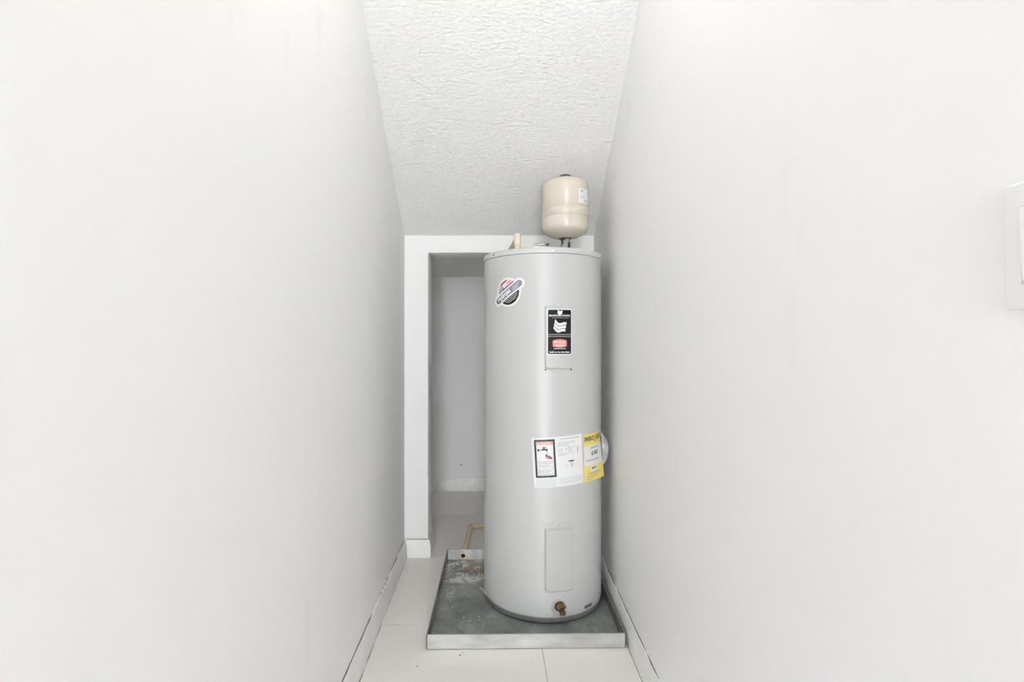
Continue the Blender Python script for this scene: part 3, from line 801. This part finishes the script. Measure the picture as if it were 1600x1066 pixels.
decal('fine_print', fine_lines([(-0.054, 0.02, -0.0720), (-0.054, 0.012, -0.0780), (-0.054, -0.01, -0.0850)], 0.0022, 0.001), 'ink_mid', tagl, en, ed)

# clouded plastic literature pouch bulging beside the yellow label
bm = bmesh.new(); rows = []
for i in range(15):
    f = i / 14; row = []
    for j in range(13):
        g = j / 12
        z = 0.716 - 0.158 * g
        u = 0.292 + 0.100 * f
        prof = (math.sin(math.pi * min(1, g * 1.05 + 0.02)) ** 0.8) * (0.75 + 0.35 * g)
        d = 0.001 + 0.034 * prof * math.sin(math.pi * (0.10 + 0.80 * f)) + 0.0018 * math.sin(9 * f + 13 * g)
        row.append(bm.verts.new(P(u, z - 0.01 * f * (1 - g), d)))
    rows.append(row)
for a, b in zip(rows, rows[1:]):
    for k in range(12): bm.faces.new((a[k], b[k], b[k + 1], a[k + 1]))
bmesh.ops.recalc_face_normals(bm, faces=bm.faces[:])
bmesh.ops.solidify(bm, geom=bm.faces[:], thickness=0.0008)
pou = obj('document_pouch', bm, 'pouch', wh, smooth=True); pou['label'] = 'clouded plastic document pouch'
bm = bmesh.new()
pts = [(0.302, 0.700), (0.345, 0.690), (0.350, 0.600), (0.308, 0.600)]
a = [P(u, z, 0.006 + 0.010 * (k in (1, 2))) for k, (u, z) in enumerate(pts)]
hexa(bm, a, [p + NRM(0.32) * 0.0015 for p in a]); obj('folded_leaflet', bm, 'ink_grey', pou)

# drain valve
vu, vz = 0.0427, 0.0700
bm = bmesh.new()
for k in range(1): pass
segs = 40
rings_ = []
for r_, h_ in ((0.0345, 0.0), (0.0340, 0.0016), (0.0310, 0.0026), (0.0215, 0.0026), (0.0195, 0.0008)):
    rings_.append([bm.verts.new(P(vu + r_ * math.cos(2 * math.pi * k / segs), vz + r_ * math.sin(2 * math.pi * k / segs), h_)) for k in range(segs)])
for a, b in zip(rings_, rings_[1:]):
    for k in range(segs): bm.faces.new((a[k], a[(k + 1) % segs], b[(k + 1) % segs], b[k]))
valve_root = obj('drain_valve', bm, 'cover', wh, smooth=True); valve_root['label'] = 'brass drain valve in a round escutcheon'
n_ = NRM(vu)
bm = bmesh.new(); lathe(bm, [(0.0195, -0.002), (0.0195, 0.0006), (0, 0.0006)], P(vu, vz, 0.0), n_, 32); obj('valve_recess', bm, 'hole_shade', valve_root)  # dark disc painted for the shade in the valve cavity
bm = bmesh.new(); lathe(bm, [(0.0165, 0), (0.0165, 0.008), (0.0150, 0.010), (0.0150, 0.020), (0.0125, 0.023), (0.0125, 0.030), (0.0105, 0.032), (0, 0.032)], P(vu - .001, vz + .002, 0.0), n_, 8)
obj('valve_body', bm, 'brass', valve_root, angle=30)
side = Vector((math.cos(vu / R), math.sin(vu / R), 0))
od = (n_ * 0.62 + Vector((0, 0, -0.78)) + side * 0.05).normalized()
ob = P(vu + 0.004, vz - 0.004, 0.018)
bm = bmesh.new(); lathe(bm, [(0.0095, 0), (0.0095, 0.006), (0.0118, 0.007), (0.0118, 0.0095), (0.0105, 0.0105), (0.0118, 0.0115), (0.0118, 0.014), (0.0105, 0.015), (0.0118, 0.016), (0.0118, 0.019), (0.0085, 0.019), (0.0080, 0.012), (0, 0.012)], ob, od, 24)
obj('hose_outlet', bm, 'brass', valve_root, angle=30)
bm = bmesh.new(); hd = (n_ + side * 0.35 + Vector((0, 0, 0.25))).normalized()
lathe(bm, [(0.0075, 0), (0.0075, 0.010), (0.0055, 0.014), (0, 0.0145)], P(vu + 0.008, vz + 0.007, 0.016), hd, 6); obj('valve_stem', bm, 'brass', valve_root)

# small dark badge near the base
bf = Frame(0.1795, 0.0430, 0.0)
bdg = decal('dark_badge', [rrect(-0.0225, 0.0225, -0.0060, 0.0060, 0.003)], 'dark_badge', wh, bf, 0.0010)
decal('badge_print', fine_lines([(-0.019, 0.019, 0.0015), (-0.019, 0.012, -0.0025)], 0.0016, 0.001), 'ink_mid', bdg, bf, 0.0013)

# loose foil tab at the lower rim
bm = bmesh.new()
tp = [P(-0.335, 0.037, 0.0012), P(-0.300, 0.0335, 0.0012), P(-0.318, 0.0285, 0.0040), P(-0.352, 0.0310, 0.010), P(-0.375, 0.0400, 0.024), P(-0.360, 0.0410, 0.012)]
vsn = [bm.verts.new(p) for p in tp]; bm.faces.new(vsn); bmesh.ops.triangulate(bm, faces=bm.faces[:]); bmesh.ops.solidify(bm, geom=bm.faces[:], thickness=0.0007)
obj('loose_foil', bm, 'foil', wh)
# chips in the enamel
bm = bmesh.new()
for u, z, r_ in ((-0.162, 0.362, .0016), (-0.170, 0.330, .0015), (0.205, 0.245, .0026), (0.232, 0.165, .002), (0.216, 0.168, .0022), (0.236, 0.175, .0015), (-0.10, 0.80, .0013)):
    lathe(bm, [(r_, 0), (r_ * .7, .0003), (0, .0005)], P(u, z, 0.0), NRM(u), 7)
cps = obj('enamel_chips', bm, 'speck', wh); cps['kind'] = 'stuff'

# cable clamp on top, near the front rim
TZ = Z_TOP + 0.0036
bm = bmesh.new(); box(bm, 0.170, 0.236, 2.040, 2.066, TZ, TZ + 0.012, 0.003)
cl = thing('cable_connector', 'small bright metal cable connector on the heater top beside the front rim', 'cable connector', (0.203, 2.053, TZ))
obj('clamp_body', bm, 'screw', cl, angle=40)
bm = bmesh.new(); tube(bm, [(0.171, 2.053, TZ + .016), (0.205, 2.053, TZ + .021), (0.212, 2.053, TZ + .020)], [0.006, 0.0085, 0.0085], 16); obj('cable_collar', bm, 'ring', cl, angle=40)
bm = bmesh.new(); lathe(bm, [(0.0105, 0), (0.0105, 0.007), (0, 0.007)], (0.208, 2.053, TZ + .016), (1, 0, 0), 6); obj('lock_nut', bm, 'galv_dark', cl)
bm = bmesh.new(); lathe(bm, [(0.0085, 0), (0.0085, 0.012), (0, 0.012)], (0.219, 2.053, TZ + .016), (1, 0, 0.1), 16); obj('black_bushing', bm, 'black_plastic', cl, angle=40)
for x in (0.180, 0.229):
    bm = bmesh.new(); lathe(bm, [(0.004, 0), (0.004, 0.006), (0.002, 0.007), (0, 0.007)], (x, 2.046, TZ + .010), (0, 0, 1), 10); obj('screw', bm, 'screw', cl)

# ------------------------------------------------------------------ hot water pipe on the heater's left port
hp = thing('hot_water_pipe', 'cream plastic pipe rising from the heater top and turning back', 'pipe', (0.112, CY, TZ))
bm = bmesh.new(); tube(bm, [(0.112, CY, TZ), (0.112, CY, 1.514)], 0.0135, 22); obj('riser', bm, 'cpvc', hp, angle=40)
bm = bmesh.new(); lathe(bm, [(0, 1.514), (0.0142, 1.514), (0.0150, 1.516), (0.0150, 1.557), (0.0138, 1.560), (0, 1.560)], (0.112, CY, 0), seg=28); tee = obj('tee_fitting', bm, 'cpvc_pale', hp, angle=40)
eb = Vector((0.112, CY, 1.536)); bd = Vector((-0.10, 1, -0.03)).normalized()
bm = bmesh.new(); tube(bm, [eb + bd * 0.010, eb + bd * 0.046], 0.0150, 22); obj('branch_socket', bm, 'cpvc_pale', tee, angle=40)
bm = bmesh.new(); tube(bm, [eb + bd * 0.040, eb + bd * 0.75], 0.0125, 20); obj('pipe_run', bm, 'cpvc', hp, angle=40)

# ------------------------------------------------------------------ expansion tank on the right port
EX, EY, ER = 0.3195, CY, 0.1010
et = thing('expansion_tank', 'cream expansion tank with dark cap mounted upright on top of the water heater', 'expansion tank', (EX, EY, TZ))
prof = [(0.012, 1.5375), (0.035, 1.5405), (0.060, 1.5475), (0.078, 1.5560), (0.090, 1.5645), (0.096, 1.5710), (0.0995, 1.5790), (0.1005, 1.5880), (0.1005, 1.624)]
top = [(0.1005, 1.665), (0.1005, 1.756), (0.0985, 1.768), (0.0935, 1.7775), (0.084, 1.7845), (0.066, 1.790), (0.032, 1.794), (0, 1.795)]
bm = bmesh.new(); lathe(bm, prof + [(0.0995, 1.6265), (0.1012, 1.629), (0.1012, 1.661), (0.0995, 1.6635)] + top, (EX, EY, 0), seg=96)
shell = obj('tank_shell', bm, 'cream', et, angle=50)
for z in (1.6275, 1.6625):
    bm = bmesh.new(); lathe(bm, [(0.0996, z - .0016), (0.1013, z - .0008), (0.1013, z + .0008), (0.0996, z + .0016)], (EX, EY, 0), seg=96); obj('seam', bm, 'cream_seam', shell, smooth=True)
bm = bmesh.new(); lathe(bm, [(0.0275, 1.790), (0.0275, 1.804), (0.0245, 1.8115), (0.013, 1.8145), (0, 1.8150)], (EX, EY, 0), seg=36); obj('valve_cap', bm, 'grey_plastic', et, angle=40)
bm = bmesh.new(); lathe(bm, [(0.016, 1.527), (0.019, 1.533), (0.026, 1.5385), (0.030, 1.5400)], (EX, EY, 0), seg=32); obj('neck', bm, 'brass', et, smooth=True)
bm = bmesh.new(); lathe(bm, [(0, TZ), (0.0175, TZ), (0.0175, 1.498), (0.0200, 1.499), (0.0200, 1.5220), (0.016, 1.527), (0, 1.527)], (EX + .003, EY, 0), seg=28); obj('threaded_nipple', bm, 'black_plastic', et, angle=40)
# white thread-seal tape, wound askew round the nipple's front
bm = bmesh.new(); rows = []
for i in range(17):
    a = math.radians(-60 + 78 * i / 16); rr = 0.0216
    sl = 0.006 * (i / 16 - 0.5)
    rows.append([bm.verts.new((EX + .003 + rr * math.sin(a) + 0.004 * k, EY - rr * math.cos(a), z + sl)) for k, z in ((-1.2, 1.478), (0, 1.505), (1.2, 1.5335))])
for a, b in zip(rows, rows[1:]):
    for k in range(2): bm.faces.new((a[k], b[k], b[k + 1], a[k + 1]))
bmesh.ops.solidify(bm, geom=bm.faces[:], thickness=0.0006); obj('seal_tape', bm, 'paper', et, smooth=True)
# label
def PE(u, z, dr=0.0):
    t = u / 0.1012; return Vector((EX + (0.1010 + dr) * math.sin(t), EY - (0.1010 + dr) * math.cos(t), z))
ef = Frame(0.0760, 1.7030, 0.0, surf=PE)
lab = decal('tank_label', [rect(-0.0320, 0.0320, -0.0305, 0.0305)], 'paper', et, ef, 0.0006, 0.004)
lab['label'] = 'white tank label'
decal('label_print', [rect(-0.0215, -0.006, 0.013, 0.0245)], 'ink_grey', lab, ef, 0.0010, 0.004)
decal('label_print', fine_lines([(-0.022, 0.0, 0.002), (-0.024, 0.006, -0.004), (-0.024, 0.012, -0.0095), (0.010, 0.030, 0.016), (0.008, 0.030, 0.008)], 0.0022, 0.001), 'ink_grey', lab, ef, 0.0010, 0.004)
decal('label_print', [rect(0.000, 0.028, -0.0205, -0.0165), rect(0.002, 0.026, -0.0270, -0.0250)], 'ink_mid', lab, ef, 0.0010, 0.004)

# ------------------------------------------------------------------ grit on the tiles
bm = bmesh.new()
for x, y, r_ in ((-0.110, 1.783, 0.0034), (-0.098, 1.796, 0.0018), (-0.250, 1.722, 0.0028), (0.10, 1.79, 0.0012), (-0.166, 1.70, 0.0012), (-0.385, 2.06, 0.002), (-0.36, 2.10, 0.0018), (0.14, 1.77, .0012), (-0.24, 1.84, .002), (-0.352, 3.2, 0.004), (-0.08, 3.25, 0.004), (-0.28, 2.9, 0.003)):
    lathe(bm, [(r_, 0), (r_ * .8, r_ * .35), (0, r_ * .5)], (x, y, 0.0), seg=7)
gr = obj('floor_grit', bm, 'grit', floor); gr['kind'] = 'stuff'
